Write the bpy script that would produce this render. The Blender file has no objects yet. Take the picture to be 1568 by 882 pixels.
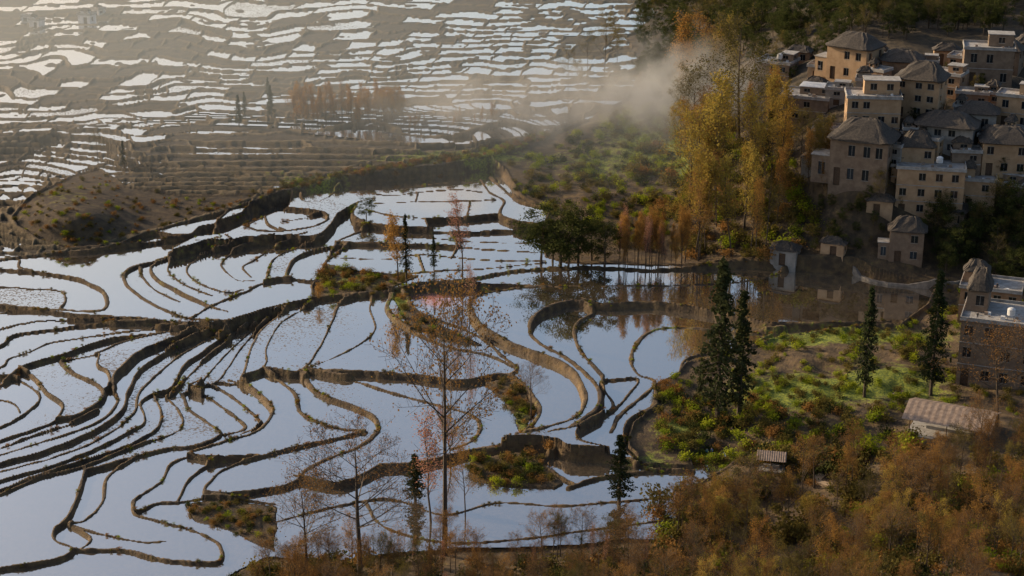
import bpy, math, random
import numpy as np
from mathutils import Vector, Matrix
random.seed(4); rng=np.random.default_rng(7)
S=1.7; H=88*S; PITCH=math.radians(20); LENS=60.0
FP=LENS/36*1568; cp,sp=math.cos(PITCH),math.sin(PITCH)
scene=bpy.context.scene
# ---------------------------------------------------------------- noise
def hsh(x,y,s=0):
    h=(x.astype(np.int64)*374761393+y.astype(np.int64)*668265263+s*144269531)&0xffffffff
    h=((h^(h>>13))*1274126177)&0xffffffff
    h=((h^(h>>15))*2246822519)&0xffffffff
    return ((h^(h>>16))&0xffff)/65535.0
def vn(x,y,s=0):
    x=np.asarray(x,float);y=np.asarray(y,float)
    xi=np.floor(x);yi=np.floor(y);fx=x-xi;fy=y-yi
    fx=fx*fx*(3-2*fx);fy=fy*fy*(3-2*fy)
    a=hsh(xi,yi,s);b=hsh(xi+1,yi,s);c=hsh(xi,yi+1,s);d=hsh(xi+1,yi+1,s)
    return (a*(1-fx)+b*fx)*(1-fy)+(c*(1-fx)+d*fx)*fy
def fbm(x,y,s=0,o=3):
    r=0;a=.5
    for i in range(o):
        r=r+a*(vn(x,y,s+i)-.5)*2;x=x*2.03+7;y=y*2.03+3;a*=.5
    return r
def ss(a,b,x):
    t=np.clip((x-a)/(b-a),0,1);return t*t*(3-2*t)
# ---------------------------------------------------------------- macro relief and site survey (u,v = survey coordinates)
def Bf(u,v):
    u=np.asarray(u,float);v=np.asarray(v,float)
    vc=np.clip(v,-80,980)
    b=0.0055*(882-np.maximum(vc,380))+0.020*np.maximum(380-vc,0)
    b=b+15*ss(960,1350,u)*ss(480,150,v)
    b=b+3*np.exp(-((u-110)/80)**2-((v-325)/35)**2)
    b=b+1.5*np.exp(-((u-560)/220)**2-((v-215)/40)**2)
    b=b+14*ss(850,1000,v)*ss(380,620,u)
    b=b+5*ss(1150,1560,u)*ss(560,860,v)
    return b*S
def r2w(u,v,z=None):
    u=np.asarray(u,float);v=np.asarray(v,float)
    if z is None: z=Bf(u,v)
    dx=(u-784)/FP; dyv=(441-v)/FP
    dy=cp+dyv*sp; dz=-sp+dyv*cp
    t=(H-z)/(-dz)
    return dx*t,dy*t,z
A=[(0,398),(60,390),(130,385),(180,377),(215,362),(270,345),(330,328),(400,305),(450,290),(520,272),(600,262),(700,250),(750,240)]
L=[ # (points, thickness)
(A,5),
([(0,412),(30,415),(70,418),(120,428),(156,446),(165,468),(150,480),(100,478),(0,470)],7),
([(0,440),(50,444),(90,446),(100,460),(92,476)],4),
([(30,398),(34,412),(100,422),(130,430)],4),
([(300,372),(260,393),(200,410),(190,430),(212,455),(250,477),(290,492),(350,495)],7),
([(340,372),(290,388),(240,403),(232,414),(245,430),(280,450),(320,470),(350,480)],4),
([(215,410),(222,428),(245,448),(275,462)],4),
([(380,372),(330,385),(292,403),(288,420),(310,437),(350,450),(372,445)],4),
([(262,400),(258,416),(285,438),(325,455)],3),
([(420,368),(370,380),(340,400),(345,415),(365,430),(390,430)],4),
([(470,365),(420,380),(385,400),(372,410),(385,425)],4),
([(495,370),(450,385),(420,400),(408,432)],4),
([(522,378),(480,385),(450,400),(438,426)],4),
([(290,492),(330,468),(375,448),(400,435),(440,428),(490,432),(496,405),(530,378),(515,372)],5),
([(180,378),(240,370),(290,362),(305,348),(330,343),(372,325),(388,305)],3.5),
([(290,373),(340,366),(372,350),(387,338),(420,322),(440,315),(447,292)],4),
([(320,362),(330,350),(332,338)],3),
([(240,356),(262,362),(290,362)],3),([(352,320),(340,334),(330,343)],3),([(345,368),(352,376),(300,380)],3),
([(370,350),(400,362),(440,362),(480,353),(502,340),(492,325),(440,317)],4),
([(380,372),(440,370),(482,371),(506,352),(520,328),(548,308),(575,300)],4),
([(405,330),(412,345),(440,362)],3),([(460,296),(470,308),(500,300),(520,280)],3),([(430,340),(460,335),(492,325)],3),
([(548,308),(540,330),(560,348),(530,365),(515,376),(498,404)],5),
([(570,292),(600,296),(640,290),(700,285),(740,290)],3.5),
([(572,310),(640,308),(700,307),(764,304)],3.5),
([(560,322),(590,331),(640,338),(700,336),(766,329)],4),
([(640,290),(637,308)],3),([(690,270),(640,278),(590,290)],3),([(690,270),(735,272)],3),
([(545,345),(620,353),(700,356),(770,352),(832,350)],3.5),
([(530,374),(600,376),(680,378),(760,385),(822,388)],4),
([(620,364),(700,368),(800,372),(826,370)],3),
([(520,395),(590,398),(640,391),(720,399),(780,402),(835,402)],3.5),
([(496,405),(560,418),(620,422),(680,418),(740,415),(835,405)],4),
([(600,353),(590,376)],3),([(690,356),(700,378),(690,398)],3),([(650,338),(655,354)],3),([(640,391),(650,420)],3),([(720,310),(715,336)],3),
([(735,265),(750,290),(772,306),(766,329),(790,342),(832,350)],6),
([(752,262),(776,290),(800,310),(840,322)],8),
([(330,497),(370,487),(430,468),(500,455),(560,450),(610,445),(640,437),(720,430),(780,418),(860,412),(940,412),(1000,415),(1080,408),(1150,398)],4),
([(350,495),(400,478),(440,470)],3),
([(0,480),(60,478),(130,486),(200,490),(280,498),(350,497)],3.5),
([(0,505),(60,492),(140,492),(180,490)],3),
([(0,532),(20,515),(80,505),(150,497),(240,495)],3.5),
([(0,566),(14,552),(40,542),(80,525),(150,513),(220,504),(300,498)],3.5),
([(0,590),(35,562),(90,545),(160,520),(230,510),(320,500)],3.5),
([(0,578),(30,580),(60,606),(40,632),(0,656)],4),
([(0,612),(22,618),(30,632)],3),
([(30,562),(52,576),(70,598),(96,620),(90,640),(60,655),(0,676)],4.5),
([(95,553),(112,570),(150,590),(156,610),(120,636),(90,642)],5.5),
([(95,553),(150,540),(200,520),(290,500)],4),
([(155,600),(168,588),(165,570),(150,560),(152,542)],3),
([(0,700),(60,680),(120,660),(160,640),(180,610),(172,585),(190,560),(225,532),(300,504)],4.5),
([(0,688),(50,668),(104,650),(150,628)],3),
([(0,712),(70,692),(140,662),(185,628),(196,596),(215,560),(262,528),(325,500)],3.5),
([(0,728),(80,705),(150,676),(205,632),(212,600),(240,570),(280,535),(345,500)],3.5),
([(0,742),(80,717),(150,688),(200,660),(222,645),(215,615),(235,600),(262,590),(280,555),(312,530),(350,500)],3.5),
([(235,600),(246,625),(243,650),(215,672),(150,700),(70,728),(0,755)],3.5),
([(255,603),(272,622),(280,645),(262,662),(200,685),(130,715),(60,735),(0,762)],4.5),
([(262,600),(285,572),(310,545),(340,520),(378,490)],3.5),
([(278,597),(290,622),(320,645),(338,662),(300,680),(262,684),(200,700),(130,720)],6.5),
([(278,597),(300,585),(330,578),(345,560),(370,520),(410,480)],3.5),
([(300,592),(322,560),(352,525),(392,488)],3),
([(290,590),(325,605),(360,632),(374,650),(345,662)],6.5),
([(318,580),(345,592),(385,625),(397,645),(372,657)],6.5),
([(330,577),(370,576),(385,530),(402,500),(440,470)],3.5),
([(350,574),(380,585),(412,615),(417,632),(395,660),(345,678),(290,695),(262,708),(245,738),(205,768),(210,786),(240,772),(270,770),(330,762),(420,772)],5.5),
([(370,576),(405,562),(409,530),(430,492),(480,462)],3.5),
([(403,563),(432,582),(452,602),(462,632),(510,655),(560,660)],8),
([(405,563),(462,568),(490,530),(508,492),(515,472),(528,455)],3.5),
([(462,568),(490,600),(540,620),(573,638),(578,662),(552,686),(500,708),(465,728)],8),
([(470,566),(520,545),(560,520),(575,500),(566,470),(572,452)],3.5),
([(510,478),(520,462),(545,451)],3),
([(470,566),(540,580),(600,600),(680,622),(722,636),(736,655),(722,678),(690,692)],8),
([(560,658),(540,665),(420,695),(350,718),(325,738),(317,756),(370,757),(440,745),(470,725)],4),
([(130,718),(116,770),(102,800),(84,816),(84,836),(112,850),(88,866),(40,876),(0,882)],5),
([(205,700),(165,730),(158,770),(132,800),(108,808),(150,822),(212,836),(254,836)],5),
([(108,808),(140,830),(126,846),(110,850)],4),
([(205,768),(205,790),(240,802),(300,820),(336,842),(332,870),(250,865),(190,850),(120,850)],6),
([(335,700),(292,730),(272,768)],4),
([(290,696),(330,702),(400,698)],3),
([(600,452),(594,474),(620,500),(680,530),(745,545),(792,566)],7),
([(616,444),(640,476),(700,500),(740,520),(770,548),(792,566),(780,578)],6),
([(835,440),(780,445),(732,455),(720,470),(735,500),(780,530),(820,547),(852,560),(882,582),(896,620),(885,650),(840,670),(780,682),(720,692)],8),
([(905,463),(862,465),(822,485),(810,510),(825,532),(870,560),(905,592),(918,615),(912,640),(870,672)],8.5),
([(895,462),(907,475),(886,490),(880,515),(895,545),(922,577)],7),
([(922,577),(925,600),(937,630),(890,665),(840,678)],5),
([(616,444),(740,436),(835,440),(890,440),(960,440),(1050,438),(1130,430),(1180,415),(1205,400)],3.5),
([(890,458),(925,468),(1000,465),(1070,475),(1140,490),(1200,500),(1380,496)],3.5),
([(1200,505),(1140,508),(1070,499),(1010,500),(982,515),(966,545),(976,572),(1002,585),(990,604),(950,640),(935,668)],8),
([(1180,512),(1150,528),(1090,540),(1052,550),(1040,572)],5),
([(922,583),(975,580),(966,602),(932,640),(890,665),(885,690),(932,703)],4),
([(490,568),(560,572),(640,577),(700,586),(770,576),(802,592),(826,630),(820,652),(800,678)],7),
([(720,692),(800,685),(850,690),(872,702),(932,705),(1000,718),(1032,725)],6),
([(580,716),(640,712),(720,692)],5),
([(870,747),(920,730),(1000,720),(1062,720)],5),
([(850,690),(830,710),(860,730),(880,742)],5),
([(1000,588),(1002,620),(962,650),(955,690),(975,715)],6),
([(425,800),(520,775),(600,765),(680,790),(760,770),(850,775),(930,770),(1030,760)],5),
([(560,770),(590,810),(680,835),(800,830),(900,815),(1010,800)],5),
([(450,730),(520,745),(585,716)],4),
]
LAND={
'garden':[(1002,590),(1040,572),(1052,556),(1150,532),(1205,512),(1380,500),(1420,470),(1440,430),(1640,430),(1640,1000),(1010,1000),(1040,760),(1110,718),(1150,690),(1095,672),(1050,690),(1060,712),(985,710),(962,690),(970,650),(1006,622)],
'hill':[(750,240),(830,212),(900,185),(960,150),(985,100),(960,60),(1010,20),(1000,-40),(1640,-40),(1640,440),(1450,440),(1405,432),(1340,415),(1310,398),(1205,396),(1100,402),(1000,408),(870,405),(836,395),(832,350),(842,325),(800,300),(775,262)],
'fore':[(350,890),(410,860),(520,862),(620,850),(720,845),(860,840),(960,830),(1010,830),(1040,1000),(340,1000)],
'knoll':[(18,335),(50,300),(110,270),(150,258),(190,285),(280,300),(400,298),(330,325),(215,358),(150,380),(100,383),(60,372),(25,350)],
'ridge':[(400,303),(460,275),(560,258),(680,240),(760,222),(850,200),(830,218),(760,240),(700,252),(600,264),(520,274),(450,292)],
'isle':[(478,440),(498,406),(560,420),(640,426),(600,444),(540,450),(480,456)],
'bankL':[(285,772),(330,766),(425,775),(420,850),(350,815),(300,800)],
'bankM':[(720,700),(800,692),(845,696),(832,712),(862,738),(850,748),(760,742),(715,725)],
'bankN':[(600,456),(612,450),(640,480),(690,505),(740,530),(700,528),(620,498)],
'bankO':[(740,586),(770,580),(798,592),(820,628),(800,670),(790,640),(770,610)],
}
CONT=A[:]+[(830,212),(1010,150),(1020,-40),(-70,-40),(-70,398)]
# ---------------------------------------------------------------- grid
st=1.5
us=np.concatenate([np.arange(-2600,-400,90),np.arange(-400,-60,12),np.arange(-60,1628,st),np.arange(1628,1960,12),np.arange(1960,4200,90)])
vs=np.concatenate([np.arange(-462,-60,9),np.arange(-60,-30,5),np.arange(-30,930,st),np.arange(930,1000,5),np.arange(1000,1700,20)])
U,V=np.meshgrid(us,vs); NV,NU=U.shape
X,Y,B=r2w(U,V)
def inpoly(poly,U,V):
    m=np.zeros(U.shape,bool);n=len(poly)
    for i in range(n):
        x1,y1=poly[i];x2,y2=poly[(i+1)%n]
        if y1==y2: continue
        c=((V>=min(y1,y2))&(V<max(y1,y2)))&(U<(x2-x1)*(V-y1)/(y2-y1)+x1)
        m^=c
    return m
wu=U+6*fbm(U/30,V/18,50);wv=V+3*fbm(U/30,V/18,51)
land=np.zeros(U.shape,bool)
for k,p in LAND.items(): land|=inpoly(p,wu,wv)
land|=(U>1628)|(V>935)|(V<-35)
cont=(inpoly(CONT,U,V)|((U<-60)&(V<=935)))&~land
E=np.full(U.shape,50.0); bar=np.zeros(U.shape,bool)
def cat(pts,k=6):
    p=np.array(pts,float)
    if len(p)<3: return p
    q=np.vstack([2*p[0]-p[1],p,2*p[-1]-p[-2]]);out=[]
    for i in range(1,len(q)-2):
        for j in range(k):
            t=j/k
            out.append(.5*((2*q[i])+(-q[i-1]+q[i+1])*t+(2*q[i-1]-5*q[i]+4*q[i+1]-q[i+2])*t*t+(-q[i-1]+3*q[i]-3*q[i+1]+q[i+2])*t**3))
    out.append(q[-2]);return np.array(out)
def mpp(u,v):
    x,y,z=r2w(u,v);return math.sqrt(x*x+y*y+(H-z)**2)/FP
def addline(pts,w,smooth=True):
    pts=list(pts)
    if pts[0][0]<=2: pts=[(-66,pts[0][1]+(pts[0][1]-pts[1][1])*1.0)]+pts
    if pts[-1][0]<=2: pts=pts+[(-66,pts[-1][1]+(pts[-1][1]-pts[-2][1])*1.0)]
    c=cat(pts) if smooth else np.array(pts,float)
    c=c+np.stack([1.8*fbm(c[:,0]/14,c[:,1]/14,60),1.3*fbm(c[:,0]/14,c[:,1]/14,61)],1)
    for i in range(len(c)-1):
        (u0,v0),(u1,v1)=c[i],c[i+1]
        n=int(max(abs(u1-u0),abs(v1-v0))/.6)+2
        tu=np.linspace(u0,u1,n);tv=np.linspace(v0,v1,n)
        iu=np.clip(np.round((tu+60)/st).astype(int),0,1125)+np.searchsorted(us,-60)
        iv=np.clip(np.round((tv+30)/st).astype(int),0,639)+np.searchsorted(vs,-30)
        bar[iv,iu]=True; bar[iv,np.minimum(iu+1,NU-1)]=True
        m=mpp(u0,v0)
        ww=w*.72*m*(0.6+.8*vn(u0/13,v0/13,9))
        pu,pv=26,16
        a,b=np.searchsorted(us,[min(u0,u1)-pu,max(u0,u1)+pu]);cc,d=np.searchsorted(vs,[min(v0,v1)-pv,max(v0,v1)+pv])
        sl=(slice(cc,d),slice(a,b))
        x0,y0,_=r2w(u0,v0);x1,y1,_=r2w(u1,v1)
        dx,dy=x1-x0,y1-y0;LL=dx*dx+dy*dy+1e-9
        t=np.clip(((X[sl]-x0)*dx+(Y[sl]-y0)*dy)/LL,0,1)
        dd=np.hypot(X[sl]-x0-t*dx,Y[sl]-y0-t*dy)-ww*.5
        E[sl]=np.minimum(E[sl],dd)
for p,w in L: addline(p,w)
for k,p in LAND.items():
    if k in('garden','knoll','ridge','isle'): addline(p+[p[0]],3,False)
addline(LAND['hill'][8:]+LAND['hill'][:3],3,False)
addline([(-58,-30),(-58,930)],3,False)
# contour terraces of the far valley
wt=np.exp(-((U-510)/270)**4-((V-238)/50)**4)
arc=((U-520)/230)**2*1.6
F=V/10.3+2.6*fbm(U/190,V/80,3)*(1-.85*wt)+.6*fbm(U/55,V/26,5)*(1-.75*wt)+wt*(-V/10.3*.05-arc)
F+=0.8*ss(300,0,U)*np.sin(U/60+V/40)*ss(120,200,V)
nF=np.floor(F);fr=F-nF
gv=np.abs(np.gradient(F,axis=0))/np.abs(np.gradient(V,axis=0))+1e-3
gu=np.abs(np.gradient(F,axis=1))/np.abs(np.gradient(U,axis=1))+1e-4
R=np.sqrt(X**2+Y**2+(H-B)**2);mh=R/FP;sinA=(H-B)/R;mv=mh/sinA
dF=np.minimum(fr,1-fr)/np.sqrt((gv/mv)**2+(gu/mh)**2)
ln=58*(1+2.6*wt)*(0.5+1.4*hsh(nF,nF*0,11))
G=(U+9*fbm(U/25,V/12,14)+1.1*V)/ln+hsh(nF,nF*0+3,12)*10
nG=np.floor(G);fg=G-nG
dG=np.minimum(fg,1-fg)*ln*mh
cw=(.30*S)*(0.4+1.2*vn(U/30,V/20,15))*(1+1.0*wt)
dC=np.minimum(dF-cw,dG-cw*.35)
E=np.where(cont,np.minimum(E,dC),E)
# labels
free=(~land)&(~cont)&(~bar)
fl=free.ravel().tolist(); lb=[0]*(NV*NU); cur=0
for s0 in np.flatnonzero(free.ravel()).tolist():
    if lb[s0]: continue
    cur+=1;stack=[s0];lb[s0]=cur
    while stack:
        q=stack.pop();c=q%NU
        for r in ((q-1) if c else -1,(q+1) if c<NU-1 else -1,q-NU,q+NU):
            if 0<=r<NV*NU and fl[r] and not lb[r]:
                lb[r]=cur;stack.append(r)
lab=np.array(lb).reshape(U.shape)
cc=(nF+500)*4000+(nG+1500)
un,inv=np.unique(cc[cont],return_inverse=True)
lab[cont]=cur+1+inv
nl=cur+1+len(un)
lab[land]=-1
for it in range(14):
    z=lab==0
    if not z.any(): break
    for sh,ax in((1,0),(-1,0),(1,1),(-1,1)):
        n=np.roll(lab,sh,ax);k=(lab==0)&(n!=0);lab[k]=n[k]
lab[lab==0]=-1
land=lab==-1
li=np.where(land,0,lab)
infr=(U>-55)&(U<1620)&(V<925)
wgt=(infr|cont).astype(float)*(~land)
cnt=np.bincount(li.ravel(),wgt.ravel(),nl+1)+1e-6
mean=lambda a:np.bincount(li.ravel(),(a*wgt).ravel(),nl+1)/cnt
Lm=mean(B);um=mean(U);vm=mean(V)
ids=np.arange(nl+1)
jit=(hsh(ids,ids*0+5,21)-.5)*S*np.where(ids<=cur,.36,.12)
Lc=Lm+jit
wp=0.58*np.ones(nl+1)
for (a,b,ra,rb,am) in [(120,215,230,50,.6),(800,105,110,40,.5),(640,120,60,30,.3),(430,50,160,40,.15),(520,236,250,46,-.36),(40,270,100,60,.5),(600,40,200,20,.15),(250,60,200,50,-.12),(900,30,120,30,.2),(330,300,90,30,-.2),(720,200,120,30,-.15)]:
    wp+=am*np.exp(-((um-a)/ra)**2-((vm-b)/rb)**2)
cl=vn(um/60,vm/22,91)*.45+hsh(ids,ids*3,33)*.55
wet=np.where(ids<=cur,True,cl<(wp*.66+.15))
wet&=cnt>4
wet[0]=False
Lv=np.where(land,B,Lc[li]); WET=(~land)&wet[li]
Rr=5; M=Lv.copy()
for ax in(0,1):
    T=M.copy()
    for s_ in range(1,Rr+1):
        M=np.maximum(M,np.maximum(np.roll(T,s_,ax),np.roll(T,-s_,ax)))
drop=np.clip(M-Lv,0,.8*S)
M=Lv+drop
top=M+.13*S*(0.5+.9*vn(X/5,Y/5,8))+np.where(cont,.25*wt,0)
bottom=np.where(WET,Lv-.25*S,Lv+0.0)
bw=.13*S+.5*drop
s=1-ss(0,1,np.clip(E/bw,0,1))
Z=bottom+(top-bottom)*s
rfac=.22+.78*np.maximum(ss(820,960,U)*ss(330,300,V)+ss(1000,1060,U),ss(840,900,V))
rfac=np.clip(rfac,0,1)
rough=(fbm(X/22,Y/22,31)*1.6*S+fbm(X/5,Y/5,35)*.45*S)*rfac
Zl=B+rough*ss(-.2*S,4*S,E)
Z=np.where(land,np.maximum(Zl,bottom+(top-bottom)*s-50*(s<.02)),Z)
Z+=s*.12*S*fbm(X/1.6,Y/1.6,41)
Z=np.where((~land)&(~WET),Z+.16*S*fbm(X/3,Y/3,43),Z)
hum=np.where(cont&WET,ss(.14,.45,fbm(U/26,V/9,71))*.42*S,0)
Z+=hum*(1-s)
green=np.zeros(U.shape)
for (a,b,ra,rb,am) in [(1000,195,80,35,1.3),(1040,250,80,30,1.1),(900,258,60,22,.6),(1180,600,100,28,.9),(1300,518,160,14,1.2),(1345,592,60,24,1.1),(1040,655,40,22,1.1),(1250,605,60,16,1.1),(560,318,22,12,1),(800,650,16,24,.8),(608,468,14,14,1),(700,240,150,12,.8),(480,280,80,14,.6),(1000,705,40,15,.6),(540,430,40,10,.5),(1420,600,60,30,.5),(100,300,50,20,.35),(1010,497,35,8,.8),(1250,660,80,20,.35),(700,420,200,60,.24),(300,420,200,60,.18),(500,650,300,120,.1)]:
    green+=am*np.exp(-((U-a)/ra)**2-((V-b)/rb)**2)
def gridmesh(name,Zv,mask=None,attrs={}):
    idx=np.arange(NV*NU).reshape(NV,NU)
    q=np.stack([idx[1:,:-1],idx[1:,1:],idx[:-1,1:],idx[:-1,:-1]],-1).reshape(-1,4)
    if mask is not None: q=q[mask.ravel()]
    used=np.zeros(NV*NU,bool);used[q.ravel()]=True
    mp=np.cumsum(used)-1;q=mp[q]
    co=np.stack([X,Y,Zv],-1).reshape(-1,3)[used]
    me=bpy.data.meshes.new(name);me.vertices.add(len(co));me.vertices.foreach_set('co',co.ravel())
    me.loops.add(q.size);me.loops.foreach_set('vertex_index',q.ravel().astype(np.int32))
    me.polygons.add(len(q));me.polygons.foreach_set('loop_start',np.arange(0,q.size,4,dtype=np.int32))
    me.polygons.foreach_set('use_smooth',np.ones(len(q),bool))
    me.update(calc_edges=True)
    for k,a in attrs.items():
        at=me.attributes.new(k,'FLOAT','POINT');at.data.foreach_set('value',a.ravel()[used].astype(np.float32))
    ob=bpy.data.objects.new(name,me);scene.collection.objects.link(ob);return ob
far=np.where(cont,1.0,0.0)+np.where(land&(U<850)&(V<420),.5,0)+np.where(land,.9*ss(930,1000,U)*ss(200,120,V),0)+np.where(land,.6*ss(1150,1200,U)*ss(430,380,V)*ss(100,200,V),0)
far=np.clip(far,0,1)
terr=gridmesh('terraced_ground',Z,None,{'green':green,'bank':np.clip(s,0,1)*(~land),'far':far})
cr=hsh(ids,ids*7+1,77)
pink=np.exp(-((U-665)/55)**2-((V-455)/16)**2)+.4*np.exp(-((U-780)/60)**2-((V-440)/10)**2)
mud=.3*np.exp(-((U-90)/110)**2-((V-690)/40)**2)+.2*np.exp(-((U-300)/120)**2-((V-440)/50)**2)+.2*np.exp(-((U-500)/150)**2-((V-490)/40)**2)+.3*np.exp(-((U-180)/60)**2-((V-640)/50)**2)
mud-=.5*ss(620,780,V)+.35*ss(500,620,U)
lm=lab
same=(lm[1:,:-1]==lm[1:,1:])&(lm[1:,:-1]==lm[:-1,1:])&(lm[1:,:-1]==lm[:-1,:-1])&WET[1:,:-1]
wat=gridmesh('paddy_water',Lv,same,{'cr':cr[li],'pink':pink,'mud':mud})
# ---------------------------------------------------------------- materials
def newmat(n):
    m=bpy.data.materials.new(n);m.use_nodes=True;nt=m.node_tree
    for x in list(nt.nodes): nt.nodes.remove(x)
    out=nt.nodes.new('ShaderNodeOutputMaterial');return m,nt,out
def N(nt,t,**k):
    n=nt.nodes.new(t)
    for a,b in k.items(): setattr(n,a,b)
    return n
def math_(nt,op,a,b=None,c=None):
    n=N(nt,'ShaderNodeMath',operation=op)
    for i,x in enumerate((a,b,c)):
        if x is None: continue
        if isinstance(x,(int,float)): n.inputs[i].default_value=x
        else: nt.links.new(x,n.inputs[i])
    return n.outputs[0]
def mixc(nt,f,a,b,mode='MIX'):
    n=N(nt,'ShaderNodeMix',data_type='RGBA',blend_type=mode)
    for i,x in ((0,f),(6,a),(7,b)):
        if isinstance(x,(int,float)): n.inputs[i].default_value=x
        elif isinstance(x,tuple): n.inputs[i].default_value=(*x,1)
        else: nt.links.new(x,n.inputs[i])
    return n.outputs[2]
def noise(nt,vec,scale,detail=4,rough=.6):
    n=N(nt,'ShaderNodeTexNoise');n.inputs['Scale'].default_value=scale;n.inputs['Detail'].default_value=detail;n.inputs['Roughness'].default_value=rough
    nt.links.new(vec,n.inputs['Vector']);return n.outputs['Fac']
def mr(nt,x,a,b,c=0,d=1):
    n=N(nt,'ShaderNodeMapRange');n.inputs[1].default_value=a;n.inputs[2].default_value=b;n.inputs[3].default_value=c;n.inputs[4].default_value=d
    nt.links.new(x,n.inputs[0]);return n.outputs[0]
def attr(nt,nm): return N(nt,'ShaderNodeAttribute',attribute_name=nm).outputs['Fac']
def pos(nt): return N(nt,'ShaderNodeNewGeometry').outputs['Position']
m,nt,out=newmat('ground_soil_grass');P_=pos(nt)
n1=noise(nt,P_,.05,5);n2=noise(nt,P_,.45,6,.7);n3=noise(nt,P_,1.8,4,.7)
c=mixc(nt,mr(nt,n1,.38,.62),(.045,.028,.016),(.10,.062,.031))
c=mixc(nt,mr(nt,n2,.44,.68),c,(.19,.12,.048))
c=mixc(nt,mr(nt,n3,.50,.70,0,.8),c,(.026,.024,.013))
c=mixc(nt,math_(nt,'MULTIPLY',attr(nt,'far'),.8),c,mixc(nt,mr(nt,n2,.35,.65),(.020,.019,.013),(.065,.048,.030)))
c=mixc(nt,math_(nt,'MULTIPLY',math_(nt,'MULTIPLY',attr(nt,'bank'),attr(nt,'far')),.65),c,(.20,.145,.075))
gn=math_(nt,'ADD',attr(nt,'green'),math_(nt,'MULTIPLY',math_(nt,'SUBTRACT',n2,.5),2.4))
c=mixc(nt,mr(nt,gn,.35,.8,0,.9),c,mixc(nt,mr(nt,n3,.4,.6),(.065,.11,.012),(.26,.28,.025)))
bs=N(nt,'ShaderNodeBsdfPrincipled');nt.links.new(c,bs.inputs['Base Color']);bs.inputs['Roughness'].default_value=.9
bp=N(nt,'ShaderNodeBump');bp.inputs['Strength'].default_value=.7;bp.inputs['Distance'].default_value=.5
nt.links.new(n3,bp.inputs['Height']);nt.links.new(bp.outputs[0],bs.inputs['Normal']);nt.links.new(bs.outputs[0],out.inputs[0])
terr.data.materials.append(m); MG=m
m,nt,out=newmat('paddy_water');P_=pos(nt)
w1=noise(nt,P_,.06,3);w2=noise(nt,P_,1.7,3,.6);w3=noise(nt,P_,.5,4)
crn=attr(nt,'cr')
gl=N(nt,'ShaderNodeBsdfGlossy');gl.inputs['Roughness'].default_value=.03;gl.inputs['Color'].default_value=(1,.995,.98,1)
bp=N(nt,'ShaderNodeBump');bp.inputs['Strength'].default_value=.05;bp.inputs['Distance'].default_value=.05
nt.links.new(w3,bp.inputs['Height']);nt.links.new(bp.outputs[0],gl.inputs['Normal'])
df=N(nt,'ShaderNodeBsdfDiffuse')
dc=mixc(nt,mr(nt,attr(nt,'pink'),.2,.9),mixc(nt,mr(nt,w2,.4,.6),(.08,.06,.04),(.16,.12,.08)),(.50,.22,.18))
nt.links.new(dc,df.inputs['Color'])
sel=math_(nt,'ADD',math_(nt,'ADD',crn,attr(nt,'mud')),math_(nt,'MULTIPLY',math_(nt,'SUBTRACT',w1,.5),1.0))
amt=mr(nt,sel,.60,1.05)
thr=math_(nt,'SUBTRACT',.68,math_(nt,'MULTIPLY',amt,.20))
sp_=math_(nt,'MULTIPLY',math_(nt,'SUBTRACT',w2,thr),14)
spc=N(nt,'ShaderNodeClamp');nt.links.new(sp_,spc.inputs[0])
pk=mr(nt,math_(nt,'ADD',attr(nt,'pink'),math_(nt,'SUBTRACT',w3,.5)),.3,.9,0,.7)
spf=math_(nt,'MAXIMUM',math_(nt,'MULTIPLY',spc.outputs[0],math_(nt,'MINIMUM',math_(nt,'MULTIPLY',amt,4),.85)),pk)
lw=N(nt,'ShaderNodeFresnel');lw.inputs['IOR'].default_value=2.0
base=math_(nt,'SUBTRACT',1,mr(nt,lw.outputs[0],.12,.40,.52,.99))
fac=math_(nt,'MAXIMUM',base,spf)
mx=N(nt,'ShaderNodeMixShader');nt.links.new(fac,mx.inputs[0]);nt.links.new(gl.outputs[0],mx.inputs[1]);nt.links.new(df.outputs[0],mx.inputs[2])
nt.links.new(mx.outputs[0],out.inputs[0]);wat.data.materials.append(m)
def leafmat(name,c1,c2,tr=.35):
    m,nt,out=newmat(name)
    oi=N(nt,'ShaderNodeObjectInfo');n=noise(nt,pos(nt),.9,3)
    f=math_(nt,'ADD',math_(nt,'MULTIPLY',oi.outputs['Random'],.5),mr(nt,n,.35,.65,0,.6))
    c=mixc(nt,f,c1,c2)
    d=N(nt,'ShaderNodeBsdfDiffuse');t=N(nt,'ShaderNodeBsdfTranslucent')
    nt.links.new(c,d.inputs[0]);nt.links.new(c,t.inputs[0])
    mx=N(nt,'ShaderNodeMixShader');mx.inputs[0].default_value=tr
    nt.links.new(d.outputs[0],mx.inputs[1]);nt.links.new(t.outputs[0],mx.inputs[2]);nt.links.new(mx.outputs[0],out.inputs[0]);return m
def simplemat(name,c1,c2,scale=1.0,rough=.85,bump=.3):
    m,nt,out=newmat(name);n=noise(nt,pos(nt),scale,6,.65)
    c=mixc(nt,mr(nt,n,.35,.65),c1,c2)
    b=N(nt,'ShaderNodeBsdfPrincipled');nt.links.new(c,b.inputs['Base Color']);b.inputs['Roughness'].default_value=rough
    if bump:
        bp=N(nt,'ShaderNodeBump');bp.inputs['Strength'].default_value=bump;bp.inputs['Distance'].default_value=.1
        nt.links.new(n,bp.inputs['Height']);nt.links.new(bp.outputs[0],b.inputs['Normal'])
    nt.links.new(b.outputs[0],out.inputs[0]);return m
BARK=simplemat('bark',(.04,.028,.02),(.10,.07,.045),3)
LDARK=leafmat('conifer_needles',(.022,.034,.015),(.055,.060,.025),.2)
LGRN=leafmat('green_leaves',(.028,.040,.014),(.085,.09,.028))
LORG=leafmat('orange_leaves',(.25,.115,.032),(.42,.24,.065),.45)
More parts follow.
